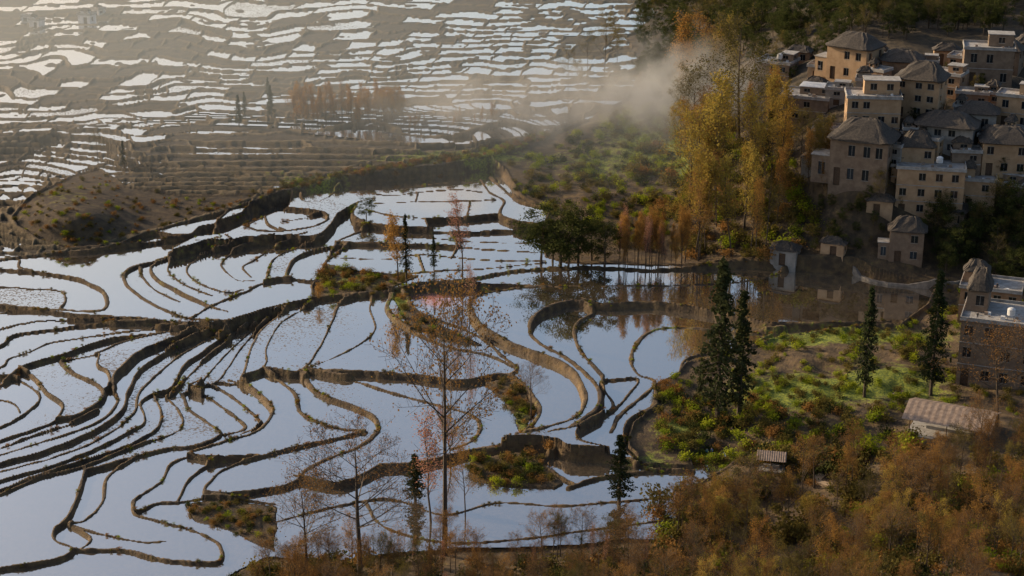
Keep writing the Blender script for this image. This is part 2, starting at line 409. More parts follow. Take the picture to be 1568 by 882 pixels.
LYEL=leafmat('spring_leaves',(.36,.21,.05),(.32,.27,.055),.45)
LBRN=leafmat('brown_leaves',(.19,.095,.034),(.33,.18,.055),.42)
LPNK=leafmat('pink_twigs',(.42,.19,.12),(.46,.26,.17),.4)
LBRT=leafmat('bright_leaves',(.10,.16,.015),(.36,.37,.03),.45)
LOLV=leafmat('olive_leaves',(.075,.066,.023),(.20,.155,.04),.4)
class MB:
    def __init__(s): s.v=[];s.f=[];s.m=[]
    def poly(s,pts,mi=0):
        b=len(s.v);s.v+= [tuple(p) for p in pts];s.f.append(tuple(range(b,b+len(pts))));s.m.append(mi)
    def tube(s,P,R,n=5,mi=0):
        b=len(s.v);k=len(P)
        for i in range(k):
            d=(Vector(P[min(i+1,k-1)])-Vector(P[max(i-1,0)]))
            if d.length<1e-6:d=Vector((0,0,1))
            d.normalize();a=d.orthogonal().normalized();c=d.cross(a)
            for j in range(n):
                t=2*math.pi*j/n;q=Vector(P[i])+(a*math.cos(t)+c*math.sin(t))*R[i];s.v.append(tuple(q))
        for i in range(k-1):
            for j in range(n):
                s.f.append((b+i*n+j,b+i*n+(j+1)%n,b+(i+1)*n+(j+1)%n,b+(i+1)*n+j));s.m.append(mi)
    def box(s,x0,y0,z0,x1,y1,z1,mi=0):
        b=len(s.v);s.v+=[(x0,y0,z0),(x1,y0,z0),(x1,y1,z0),(x0,y1,z0),(x0,y0,z1),(x1,y0,z1),(x1,y1,z1),(x0,y1,z1)]
        for f in((3,2,1,0),(4,5,6,7),(0,1,5,4),(1,2,6,5),(2,3,7,6),(3,0,4,7)): s.f.append(tuple(b+i for i in f));s.m.append(mi)
    def leaf(s,p,sz,mi=1):
        a=Vector((random.gauss(0,1),random.gauss(0,1),random.gauss(0,1))).normalized();c=a.orthogonal().normalized()*sz*.5
        a=a*sz;p=Vector(p)
        s.poly((p-a*.5,p+c,p+a*.5,p-c),mi)
    def obj(s,name,mats,link=True,smooth=False):
        me=bpy.data.meshes.new(name);me.from_pydata(s.v,[],s.f)
        for m in mats: me.materials.append(m)
        me.polygons.foreach_set('material_index',s.m)
        if smooth: me.polygons.foreach_set('use_smooth',[True]*len(s.f))
        me.update();o=bpy.data.objects.new(name,me)
        if link: scene.collection.objects.link(o)
        return o
G_=random.gauss
def grow(mb,p,d,ln,r,lv,mx,leaf,lsz,spread,up,kids,t0=.3):
    n=6 if lv==0 else 3;P=[p.copy()];R=[r];q=p.copy();dd=d.copy();g=.035 if lv==0 else .10
    for i in range(n):
        dd=(dd+Vector((G_(0,g),G_(0,g),G_(0,.05)+up*.06*(lv>0)))).normalized()
        if lv==0: dd=(dd+Vector((0,0,.12))).normalized()
        q=q+dd*ln/n;P.append(q.copy());R.append(max(r*(1-.85*(i+1)/n),.006))
    mb.tube(P,R,6 if lv==0 else 3,0)
    if lv>=mx-1 and leaf>0:
        for _ in range(leaf if lv==mx else leaf//2):
            k=random.random()*n;i=min(int(k),n-1);c=P[i].lerp(P[i+1],k-i)
            mb.leaf(c+Vector((G_(0,1),G_(0,1),G_(0,1)))*lsz*1.6,lsz*random.uniform(.6,1.3))
    if lv<mx:
        K=kids[lv]
        for j in range(K):
            t=(t0 if lv==0 else .2)+((1-t0) if lv==0 else .78)*(j+random.random())/K;k=t*n;i=min(int(k),n-1);c=P[i].lerp(P[i+1],k-i)
            ax=(P[i+1]-P[i]).normalized();o=ax.orthogonal().normalized();o.rotate(Matrix.Rotation(random.uniform(0,6.283),3,ax))
            nd=(ax*(1-spread[lv])+o*spread[lv]+Vector((0,0,.15))).normalized()
            f=(1.0-.65*t) if lv==0 else (1-.5*t)
            grow(mb,c,nd,ln*random.uniform(.4,.62)*f*(1 if lv else 1.15*spread[0]/.6),max(r*(1-t*.8)*.5,.008),lv+1,mx,leaf,lsz,spread,up,kids)
def tree(kind):
    mb=MB();V0=Vector((0,0,-.3));Z1=Vector((0,0,1))
    if kind=='bare': grow(mb,V0,Z1,9.0,.14,0,3,2,.085,(.66,.58,.55),1,(20,10,6),.42)
    if kind=='sparse': grow(mb,V0,Z1,9.2,.11,0,3,5,.11,(.55,.55,.6),1,(17,7,4))
    if kind=='slender': grow(mb,V0,Z1,9.8,.08,0,2,9,.12,(.33,.5,.5),1.2,(34,7))
    if kind=='slender_thin': grow(mb,V0,Z1,9.8,.07,0,2,6,.10,(.30,.5,.5),1.2,(34,6))
    if kind=='broad':
        grow(mb,V0,Z1,8.0,.22,0,2,0,.1,(.68,.6,.5),.6,(15,6))
        tips=[]
        for _ in range(46):
            a=random.uniform(0,6.28);z=random.uniform(2.4,9.6);rr=3.4*math.sqrt(max(0,1-((z-5.6)/4.4)**2))*random.uniform(.35,1.08)
            tips.append(Vector((math.cos(a)*rr,math.sin(a)*rr,z)))
        for t in tips:
            k=random.uniform(.5,.95)
            for _ in range(90): mb.leaf(t+Vector((G_(0,k*.6),G_(0,k*.6),G_(0,k*.42))),random.uniform(.14,.27))
    if kind=='cedar':
        mb.tube([(0,0,-.4),(0.03,0,3),(0,.05,7),(0,0,10)],[.17,.13,.07,.01],6,0)
        z=1.6
        while z<9.9:
            for j in range(6):
                a=random.uniform(0,6.283);rad=(1.35*(1-(z/10)**1.5)+.12)*random.uniform(.4,1.25)*(0.55+.45*min(1,(z-1)/2.2))
                e=Vector((math.cos(a)*rad,math.sin(a)*rad,z-rad*.28+G_(0,.08)))
                s0=Vector((0,0,z));mb.tube([s0,e],[.025,.008],3,0)
                for _ in range(30):
                    t=random.random()**.7;mb.leaf(s0.lerp(e,t)+Vector((G_(0,.09),G_(0,.09),G_(0,.10)-.08)),random.uniform(.10,.22))
            z+=.24+random.random()*.2
    if kind=='bush':
        for k in range(9):
            a=random.uniform(0,6.28);r=random.uniform(0,.75);c=Vector((math.cos(a)*r,math.sin(a)*r,random.uniform(.2,.75)))
            mb.tube([(0,0,-.2),c],[.03,.01],3,0)
            for _ in range(40): mb.leaf(c+Vector((G_(0,.26),G_(0,.26),G_(0,.2))),random.uniform(.08,.2))
    return mb
def proto(kind,mat,n,name):
    return [tree(kind).obj(name+'_shape',[BARK,mat],link=False) for i in range(n)]
PB=proto('bare',LBRN,3,'bare_tree'); PS=proto('sparse',LORG,3,'orange_tree');PSB=proto('sparse',LBRN,3,'brown_tree');PY=proto('slender',LYEL,3,'spring_tree')
PO=proto('slender',LORG,3,'slender_orange');PP=proto('slender_thin',LPNK,2,'pink_tree');PG=proto('broad',LGRN,3,'broadleaf_tree')
PC=proto('cedar',LDARK,3,'cedar_tree');PSO=proto('sparse',LOLV,2,'olive_tree');PSY=proto('sparse',LYEL,2,'yellow_tree')
BG=proto('bush',LBRT,3,'bright_bush');BO=proto('bush',LOLV,3,'olive_bush');BD=proto('bush',LGRN,2,'dark_bush');BR=proto('bush',LBRN,2,'russet_bush')
def P(u,v):
    i=min(np.searchsorted(vs,v),NV-1);j=min(np.searchsorted(us,u),NU-1)
    return Vector((X[i,j],Y[i,j],Z[i,j]))
def place(protos,name,u,v,hpx,k=1.0):
    p=P(u,v);d=(p-Vector((0,0,H)));h=hpx*d.length/FP/math.cos(math.asin(-d.z/d.length))
    o=bpy.data.objects.new(name,random.choice(protos).data);scene.collection.objects.link(o)
    o.location=p;sc=h/10;o.scale=(sc*k,sc*k,sc);o.rotation_euler=(0,0,random.uniform(0,6.28));return o
def scatter(name,pts,protos,base=10.0):
    co=[];sc=[];rz=[]
    for u,v,h in pts:
        p=P(u,v);d=(p-Vector((0,0,H)));hh=h*d.length/FP;co.append(p);sc.append(hh/base);rz.append(random.uniform(0,6.28))
    me=bpy.data.meshes.new(name);me.from_pydata(co,[],[])
    for n_,a in(('scl',sc),('rz',rz)):
        at=me.attributes.new(n_,'FLOAT','POINT');at.data.foreach_set('value',a)
    ob=bpy.data.objects.new(name,me);scene.collection.objects.link(ob)
    col=bpy.data.collections.new(name+'_shapes')
    for i,p_ in enumerate(protos):
        o=bpy.data.objects.new(p_.name,p_.data);col.objects.link(o)
    ng=bpy.data.node_groups.new(name,'GeometryNodeTree')
    ng.interface.new_socket('Geometry',in_out='INPUT',socket_type='NodeSocketGeometry');ng.interface.new_socket('Geometry',in_out='OUTPUT',socket_type='NodeSocketGeometry')
    gi=ng.nodes.new('NodeGroupInput');go=ng.nodes.new('NodeGroupOutput')
    ci=ng.nodes.new('GeometryNodeCollectionInfo');ci.inputs['Collection'].default_value=col;ci.inputs['Separate Children'].default_value=True;ci.inputs['Reset Children'].default_value=True
    ip=ng.nodes.new('GeometryNodeInstanceOnPoints');ip.inputs['Pick Instance'].default_value=True
    a1=ng.nodes.new('GeometryNodeInputNamedAttribute');a1.data_type='FLOAT';a1.inputs[0].default_value='scl'
    a2=ng.nodes.new('GeometryNodeInputNamedAttribute');a2.data_type='FLOAT';a2.inputs[0].default_value='rz'
    cx=ng.nodes.new('ShaderNodeCombineXYZ');er=ng.nodes.new('FunctionNodeEulerToRotation')
    lk=ng.links.new
    lk(gi.outputs[0],ip.inputs['Points']);lk(ci.outputs[0],ip.inputs['Instance']);lk(a2.outputs[0],cx.inputs[2]);lk(cx.outputs[0],er.inputs[0]);lk(er.outputs[0],ip.inputs['Rotation']);lk(a1.outputs[0],ip.inputs['Scale']);lk(ip.outputs[0],go.inputs[0])
    md=ob.modifiers.new('inst','NODES');md.node_group=ng;return ob
def rpoly(poly,n,h0,h1):
    xs=[p[0] for p in poly];ys=[p[1] for p in poly];r=[]
    while len(r)<n:
        u=random.uniform(min(xs),max(xs));v=random.uniform(min(ys),max(ys))
        if bool(inpoly(poly,np.array([[u]]),np.array([[v]]))[0,0]): r.append((u,v,random.uniform(h0,h1)))
    return r
ru=random.uniform
place(PC,'cedar_tree',1097,640,240,1.1);place(PC,'cedar_tree',1131,632,190,1.0);place(PC,'cedar_tree',1322,612,165,.8);place(PC,'cedar_tree',1425,602,180,.95)
place(PC,'cedar_tree',635,765,72,2.0);place(PC,'cedar_tree',948,770,105,1.6);place(PC,'cedar_tree',1072,600,60,1)
place(PB,'bare_tree',680,850,390,.72);place(PB,'bare_tree',553,900,225,1.35);place(PB,'bare_tree',470,900,160,1.2);place(PB,'bare_tree',1525,660,150,1.3)
place(PC,'cedar_tree',622,432,100,.9);place(PO,'orange_tree',608,430,98,1.7);place(PP,'pink_tree',708,425,122,1.5);place(PC,'cedar_tree',664,415,54,1)
place(PP,'pink_tree',690,705,85,2.0);place(PP,'pink_tree',660,800,150,1.6);place(PS,'orange_tree',712,790,110,.9);place(PB,'bare_tree',812,640,85,1.1);place(PP,'pink_tree',718,500,100,1.1);place(PS,'orange_tree',690,610,60,1.2)
place(PO,'orange_tree',487,458,32,2);place(PG,'broadleaf_tree',560,335,32,1.4)
for u,v,h in((828,405,85),(858,408,100),(885,402,84),(925,412,70),(905,398,62),(845,402,66),(870,412,70)): place(PG,'broadleaf_tree',u,v,h,1.25)
for u,v,h in((870,130,60),(925,110,90),(885,140,50),(945,90,50),(900,100,55)): place(PSO,'olive_tree',u,v,h,1)
for u,v,h in((150,248,50),(365,192,48),(415,178,50),(375,175,35),(410,150,30),(190,260,40)): place(PC if random.random()<.5 else PSO,'valley_tree',u,v,h,1.2)
scatter('valley_tree_row',[(ru(445,620),ru(168,192),ru(30,52)) for _ in range(100)]+[(ru(620,760),ru(185,200),ru(15,30)) for _ in range(18)],PO+PS)
scatter('orange_redwood_grove',[(ru(945,1050),ru(395,418),ru(60,92)) for _ in range(34)],PO+PP+PO)
pts=[(ru(1050,1190),ru(250,400),ru(110,170)) for _ in range(24)]+[(ru(1020,1180),ru(140,260),ru(90,140)) for _ in range(18)]
scatter('tall_spring_tree_grove',pts,PY+PSY+PO[:1]+PSO+PSB[:1])
for u,v,h,pr in((1040,180,150,PO),(1075,170,140,PS),(1130,220,190,PSO),(1095,340,200,PY),(1150,330,170,PY),(1065,330,160,PSY),(1120,390,150,PY)): place(pr,'tall_spring_tree',u,v,h,1.2)
place(PC,'cedar_tree',1175,260,90,1)
scatter('grove_undergrowth',rpoly([(1030,160),(1190,200),(1260,360),(1180,400),(1060,400),(980,330),(960,250)],220,8,22),BO+BG+BR+BO,1.1)
scatter('village_trees',[(ru(1190,1265),ru(240,300),ru(60,95)) for _ in range(10)]+[(1345,320,60),(1225,250,90)],PO+PSO)
scatter('village_backdrop_trees',[(ru(1060,1620),ru(-30,62),ru(30,60)) for _ in range(240)]+[(ru(975,1200),ru(-20,130),ru(26,55)) for _ in range(90)]+[(ru(1180,1270),ru(50,100),ru(20,38)) for _ in range(26)]+[(ru(975,1010),ru(20,160),ru(14,30)) for _ in range(24)],PSO+PG+PG)
scatter('village_green_trees',[(ru(1425,1600),ru(350,425),ru(45,85)) for _ in range(30)]+[(ru(1500,1600),ru(420,440),ru(40,60)) for _ in range(8)]+[(ru(1200,1350),ru(320,385),ru(14,28)) for _ in range(30)]+[(ru(1200,1600),ru(90,330),ru(14,32)) for _ in range(80)],PG+PSO)
scatter('hillside_bushes',rpoly([(780,250),(1000,160),(1060,240),(1060,380),(960,390),(850,330),(790,300)],420,4,13),BG+BO+BD,1.1)
scatter('ridge_bushes',rpoly(LAND['ridge'],220,3,9)+rpoly(LAND['isle'],70,5,12)+rpoly(LAND['knoll'],200,2,7),BO+BG[:1]+BR,1.1)
scatter('garden_bushes',rpoly(LAND['garden'][:9]+[(1640,640),(1000,640)],480,4,13),BG+BO,1.1)
scatter('garden_dark_bushes',rpoly([(1010,590),(1100,600),(1370,640),(1380,680),(1300,720),(1100,720),(1010,700)],260,7,18),BD+BO+BR+BG,1.1)
scatter('foreground_slope_thicket',rpoly([(1020,810),(1200,750),(1380,730),(1540,700),(1640,670),(1640,950),(1030,950)],165,60,115),PSB+PB+PS+PSO+PSY)
scatter('foreground_bushes',rpoly([(1000,770),(1200,700),(1380,680),(1540,690),(1640,650),(1640,990),(1000,990)],540,10,32),BO+BR+BD+BO+BG[:1],1.1)
scatter('lower_thicket',rpoly([(400,885),(600,855),(800,855),(1010,840),(1030,950),(380,960)],130,45,95),PSB+PP[:1]+PB+PB+PSO)
scatter('lower_bushes',rpoly([(360,890),(430,865),(600,865),(860,860),(1010,840),(1030,960),(360,960)],280,10,28),BO+BR+BD+BD,1.1)
scatter('bank_bushes',rpoly(LAND['bankL'],60,5,11)+rpoly(LAND['bankM'],80,6,14)+rpoly(LAND['bankN'],40,5,10)+rpoly(LAND['bankO'],36,5,12),BO+BR+BG[:1]+BD,1.1)
cl2=vn(U/18,V/12,88)
ii,jj=np.nonzero((s>.6)&(~land)&(~cont)&(U>-20)&(U<1400)&(V>270)&(V<880)&(green*.5+cl2>.70))
k_=rng.choice(len(ii),min(1300,len(ii)),replace=False)
scatter('dike_grass_tufts',[(us[jj[q]],vs[ii[q]],ru(1.2,4.2)) for q in k_],BO+BR[:1]+BG[:1],1.1)
# ---------------------------------------------------------------- houses
WALL=[simplemat('mud_wall_a',(.21,.12,.065),(.33,.20,.115),.5),simplemat('mud_wall_b',(.15,.10,.068),(.24,.17,.115),.6),simplemat('mud_wall_c',(.32,.20,.11),(.44,.29,.17),.5),simplemat('grey_render',(.20,.18,.155),(.31,.28,.25),.5)]
TH=simplemat('thatch',(.03,.024,.02),(.085,.066,.05),2.2,bump=.8);CON=simplemat('concrete',(.22,.20,.18),(.40,.38,.36),.8);WH=simplemat('white_paint',(.52,.51,.50),(.72,.71,.70),1)
FR=simplemat('window_frame',(.20,.18,.15),(.34,.31,.27),3);DOOR=simplemat('door_wood',(.06,.035,.02),(.12,.07,.04),4);TIN=simplemat('tin_roof',(.20,.14,.10),(.34,.25,.19),1.5,.6)
m,nt,out=newmat('window_glass');b=N(nt,'ShaderNodeBsdfPrincipled');b.inputs['Base Color'].default_value=(.015,.02,.025,1);b.inputs['Roughness'].default_value=.12;nt.links.new(b.outputs[0],out.inputs[0]);GLS=m
def facade(wl,wn,fr,p0,ux,nrm,w,z0,z1,floors,ncol,door=False):
    ux=Vector(ux);nrm=Vector(nrm);p0=Vector(p0);fh=(z1-z0)/floors
    ww=min(1.7,w/ncol*.48);xs=[0];
    for i in range(ncol):
        c=(i+.5+random.uniform(-.12,.12))*w/ncol;xs+=[c-ww/2,c+ww/2]
    xs.append(w)
    def q(x,z,dp=0): return p0+ux*x+nrm*dp+Vector((0,0,z))
    for f in range(floors):
        zb=z0+f*fh
        for i in range(len(xs)-1):
            isd=door and f==0 and i==1
            win=i%2==1 and (isd or random.random()<.78)
            zs=[zb,zb+(.02 if isd else fh*.32),zb+fh*.78,zb+fh]
            for j in range(3):
                a,b_,c,d=xs[i],xs[i+1],zs[j],zs[j+1]
                if win and j==1:
                    dp=-.35
                    wl.poly((q(a,c),q(b_,c),q(b_,c,dp),q(a,c,dp)));wl.poly((q(a,d,dp),q(b_,d,dp),q(b_,d),q(a,d)))
                    wl.poly((q(a,c),q(a,c,dp),q(a,d,dp),q(a,d)));wl.poly((q(b_,c,dp),q(b_,c),q(b_,d),q(b_,d,dp)))
                    wn.poly((q(a,c,dp),q(b_,c,dp),q(b_,d,dp),q(a,d,dp)),1 if isd else 0)
                    if not isd:
                        for (e,g,h_,k) in((a-.08,b_+.08,d,d+.12),(a-.12,b_+.12,c-.12,c),((a+b_)/2-.05,(a+b_)/2+.05,c,d)):
                            off=.06 if h_!=c else dp+.05
                            fr.poly((q(e,h_,off),q(g,h_,off),q(g,k,off),q(e,k,off)))
                else: wl.poly((q(a,c),q(b_,c),q(b_,d),q(a,d)))
def thatch(mb,w,d,z,h,ov=.7,mi=0):
    rings=[(1.0,0,6),(1.02,.08,6),(.78,.36,5),(.47,.70,4.2),(.20,.95,3),(.05,1.0,2)]
    n=28;b=len(mb.v);sk=(ru(-.4,.4),ru(-.3,.3))
    for (k,zz,e) in rings:
        for j in range(n):
            t=2*math.pi*j/n;c,s_=math.cos(t),math.sin(t)
            x=math.copysign(abs(c)**(2/e),c)*(w/2+ov)*(k*.7+.3 if k<.6 else k)+sk[0]*zz;y=math.copysign(abs(s_)**(2/e),s_)*(d/2+ov)*k+sk[1]*zz
            mb.v.append((x+G_(0,.08),y+G_(0,.08),z+zz*h+G_(0,.11)))
    for i in range(len(rings)-1):
        for j in range(n): mb.f.append((b+i*n+j,b+i*n+(j+1)%n,b+(i+1)*n+(j+1)%n,b+(i+1)*n+j));mb.m.append(mi)
    mb.f.append(tuple(b+(len(rings)-1)*n+j for j in range(n)));mb.m.append(mi)
    mb.f.append(tuple(b+j for j in range(n-1,-1,-1)));mb.m.append(mi)
def house(u,v,wpx,hpx,kind,name='village_house',floors=2,yaw=None,wall=None,tank=False,sc=.84):
    p=P(u,v);k=(p-Vector((0,0,H))).length/FP
    w=wpx*k*.95*sc;h=hpx*k*1.0*sc*ru(.88,1.15);d=w*ru(.6,.95)
    if kind=='thatch': rh=h*.31;h=h-rh*.8
    yaw=ru(-.75,-.1) if yaw is None else yaw
    e=bpy.data.objects.new(name,None);scene.collection.objects.link(e)
    e.location=(p.x,p.y+d*.45,float(p.z)-.2);e.rotation_euler=(0,0,yaw)
    wl,wn,fr,rf=MB(),MB(),MB(),MB()
    wm=wall or random.choice(WALL)
    def body(x0,y0,x1,y1,z0,z1,fl,dr):
        nc=max(1,int((x1-x0)/3.4));nn=max(1,int((y1-y0)/4.0))
        facade(wl,wn,fr,(x0,y0,0),(1,0,0),(0,-1,0),x1-x0,z0,z1,fl,nc,dr)
        facade(wl,wn,fr,(x1,y0,0),(0,1,0),(1,0,0),y1-y0,z0,z1,fl,nn)
        facade(wl,wn,fr,(x1,y1,0),(-1,0,0),(0,1,0),x1-x0,z0,z1,fl,nc)
        facade(wl,wn,fr,(x0,y1,0),(0,-1,0),(-1,0,0),y1-y0,z0,z1,fl,nn)
    x0,x1,y0,y1=-w/2,w/2,-d/2,d/2
    wl.box(x0+.05,y0+.05,-6,x1-.05,y1-.05,.02)
    if kind=='flat':
        body(x0,y0,x1,y1,0,h*.74,max(1,floors),True)
        rf.box(x0-.35,y0-.35,h*.74,x1+.35,y1+.35,h*.74+.25,1)
        for f in range(1,max(1,floors)): rf.box(x0-.12,y0-.12,h*.74*f/floors-.08,x1+.12,y0-.005,h*.74*f/floors+.08,1)
        zt=h*.74+.25
        for bx in((x0-.3,y0-.3,x1+.3,y0-.12),(x0-.3,y1+.12,x1+.3,y1+.3),(x0-.3,y0-.12,x0-.12,y1+.12),(x1+.12,y0-.12,x1+.3,y1+.12)): rf.box(bx[0],bx[1],zt,bx[2],bx[3],zt+.6,0)
        a=ru(-.25,.2)*w
        if random.random()<.5:
            body(a-w*.05,y0+d*.45,x1-.3,y1-.3,zt,zt+h*.24,1,False)
            rf.box(a-w*.05-.25,y0+d*.45-.25,zt+h*.24,x1,y1,zt+h*.24+.2,2 if random.random()<.4 else 1)
        else:
            body(x0+.3,y0+d*.4,a,y1-.3,zt,zt+h*.24,1,False)
            mbw=abs(a-x0-.3)
            tmp=MB();thatch(tmp,mbw,d*.6-.3,zt+h*.24-.1,h*.22,.4)
            b0=len(rf.v);rf.v+=[(q[0]+(x0+.3+a)/2,q[1]+(y0+d*.4+y1-.3)/2,q[2]) for q in tmp.v];rf.f+=[tuple(i+b0 for i in f) for f in tmp.f];rf.m+=[4]*len(tmp.f)
        for _ in range(6):
            bx,by=ru(x0+.5,x1-1.5),ru(y0+.3,y0+d*.35);s_=ru(.3,.9);rf.box(bx,by,zt,bx+s_,by+s_*.8,zt+s_*.8,random.choice((1,2,3)))
        if tank:
            tx,ty=x0+w*.62,y0+d*.25;z_=zt
            for a_ in((-.6,-.6),(.6,-.6),(.6,.6),(-.6,.6)): rf.tube([(tx+a_[0],ty+a_[1],z_),(tx+a_[0],ty+a_[1],z_+1)],[.06,.06],4,0)
            rf.tube([(tx,ty,z_+.95),(tx,ty,z_+1),(tx,ty,z_+2.3),(tx,ty,z_+2.6),(tx,ty,z_+2.65)],[.02,.85,.85,.4,.02],14,2)
        e['roof_z']=zt;e['y0']=y0;e['w']=w
    elif kind=='thatch':
        body(x0,y0,x1,y1,0,h,floors,True);thatch(rf,w,d,h-.15,rh,max(.5,w*.08))
        if w>8:
            body(x0-w*.32,y0+.5,x0,y0+d*.62,0,h*.6,max(1,floors-1),False)
            rf.box(x0-w*.32-.25,y0+.3,h*.6,x0-.02,y0+d*.62+.2,h*.6+.2,1)
    for mb_,nm,ms in((wl,'walls',[wm]),(wn,'windows_and_door',[GLS,DOOR]),(fr,'window_frames',[FR]),(rf,'roof',[TH if kind=='thatch' else CON,CON,WH,TIN,TH])):
        if not mb_.f: continue
        o=mb_.obj(nm,ms);o.parent=e
    return e
for a in [(1312,118,82,70,'thatch',2),(1262,124,50,40,'flat',1),(1192,132,64,50,'flat',2),(1236,182,100,56,'flat',2),(1338,206,98,104,'flat',3),(1386,120,70,50,'thatch',1),(1412,188,80,90,'thatch',3),
          (1515,132,88,78,'flat',2),(1560,194,70,76,'flat',2),(1545,108,54,54,'thatch',2),(1322,284,108,104,'thatch',2),(1428,326,122,116,'flat',3),(1455,236,100,60,'thatch',2),(1542,274,86,84,'thatch',2),
          (1500,208,68,50,'thatch',1),(1490,163,58,42,'flat',1),(1330,152,44,50,'flat',2),(1500,320,60,64,'flat',2),(1388,404,62,86,'thatch',2),(1204,398,50,42,'thatch',1),(1277,394,44,32,'thatch',1),(1365,250,64,50,'flat',2),
          (1600,140,60,60,'flat',2),(1590,330,70,70,'thatch',2),(1455,150,54,50,'flat',2),(1390,280,54,50,'flat',2),(1370,168,44,46,'thatch',2),(1450,98,46,34,'thatch',1),(1275,223,58,50,'flat',2),(1478,268,52,54,'flat',2),(1225,103,44,32,'thatch',1),(1560,240,54,50,'flat',2),
          (1345,128,40,36,'flat',1),(1250,148,40,32,'thatch',1),(1425,245,44,44,'flat',2),(1520,235,44,40,'flat',2),(1350,330,48,40,'thatch',1),(1480,190,40,40,'flat',1),(1300,235,40,36,'thatch',1),(1420,116,40,34,'flat',1),(1475,115,44,36,'flat',2),
          (1285,160,44,40,'flat',2),(1250,255,44,36,'thatch',1),(1530,165,44,40,'flat',2),(1400,225,40,36,'flat',1),(1465,345,50,44,'thatch',1),(1545,320,60,54,'flat',2),(1580,95,50,46,'thatch',2),(1360,96,40,30,'flat',1)]:
    house(*a[:5],floors=a[5],wall=WALL[2] if a[:2] in((1312,118),(1262,124),(1338,206)) else None,tank=a[0] in(1428,1192))
for u,v,w,h in((55,42,24,18),(132,34,26,20),(150,22,20,14),(40,30,18,12)): house(u,v,w,h,'flat','distant_house',1,wall=WH)
GH=house(1535,600,120,150,'flat','terrace_guesthouse',3,yaw=-.35,wall=WALL[1],tank=True,sc=.95);GH2=house(1520,500,90,70,'flat','hillside_house',2,yaw=-.35,wall=WALL[0],sc=1)
def shelter(u,v,w,d,h,name,mat,yaw,drop=.3):
    p=P(u,v);e=bpy.data.objects.new(name,None);scene.collection.objects.link(e);e.location=p;e.rotation_euler=(0,0,yaw)
    a=MB()
    for x in(-.46,0,.46):
        for y in(-.44,.44): a.tube([(x*w,y*d,-2),(x*w,y*d,h)],[.1,.1],6)
    for y in(-.44,.44): a.box(-w*.5,y*d-.07,h-.2,w*.5,y*d+.07,h,0)
    o=a.obj('posts',[DOOR]);o.parent=e
    r=MB();n=26
    for sgn in(-1,1):
        for i in range(n):
            xa=-w*.55+w*1.1*i/n;xb=xa+w*1.1/n;za=.06*(i%2);zb=.06*((i+1)%2)
            r.poly(((xa,sgn*d*.58,h-.1+za),(xb,sgn*d*.58,h-.1+zb),(xb,0,h+drop*h+zb),(xa,0,h+drop*h+za)))
    o=r.obj('corrugated_roof',[mat]);o.parent=e
    f=MB();f.box(-w*.5,-d*.5,-2.2,w*.5,d*.5,.12);f.box(-w*.3,-.5,.12,w*.3,.3,.8)
    o=f.obj('floor_and_bench',[CON]);o.parent=e
shelter(1455,664,16,10,3.8,'open_shelter',TIN,-.45,.5)
shelter(1180,722,5.2,4.0,2.6,'garden_hut',TIN,-.2,.4)
def ribbon(name,pts,w,h,mat,base=-1.5):
    c=cat(pts,5);mb=MB();pr=[]
    W=[P(a,b) for a,b in c]
    for i,p in enumerate(W):
        t=(W[min(i+1,len(W)-1)]-W[max(i-1,0)]);t.z=0;t.normalize();n=Vector((-t.y,t.x,0))*w/2
        pr.append((p+n,p-n,p.z))
    for i in range(len(pr)-1):
        a,b_,za=pr[i];c_,d,zb=pr[i+1];up=lambda q,z:Vector((q.x,q.y,z))
        mb.poly((up(a,za+h),up(b_,za+h),up(d,zb+h),up(c_,zb+h)))
        mb.poly((up(a,za+base),up(a,za+h),up(c_,zb+h),up(c_,zb+base)));mb.poly((up(b_,za+h),up(b_,za+base),up(d,zb+base),up(d,zb+h)))
    return mb.obj(name,[mat])
STONE=simplemat('stone',(.13,.11,.09),(.26,.22,.18),1.2);DIRT=simplemat('dirt',(.22,.15,.10),(.34,.25,.16),.8)
ribbon('stone_wall',[(1308,398),(1325,412),(1352,424),(1400,433),(1450,436),(1500,430)],.8,1.0,STONE,-3)
ribbon('dirt_path',[(1225,706),(1240,718),(1262,722),(1250,735),(1275,745)],1.6,.25,DIRT,-.6)
ribbon('dirt_path',[(1378,598),(1372,606),(1392,618),(1420,622),(1450,640)],1.6,.25,DIRT,-.6)
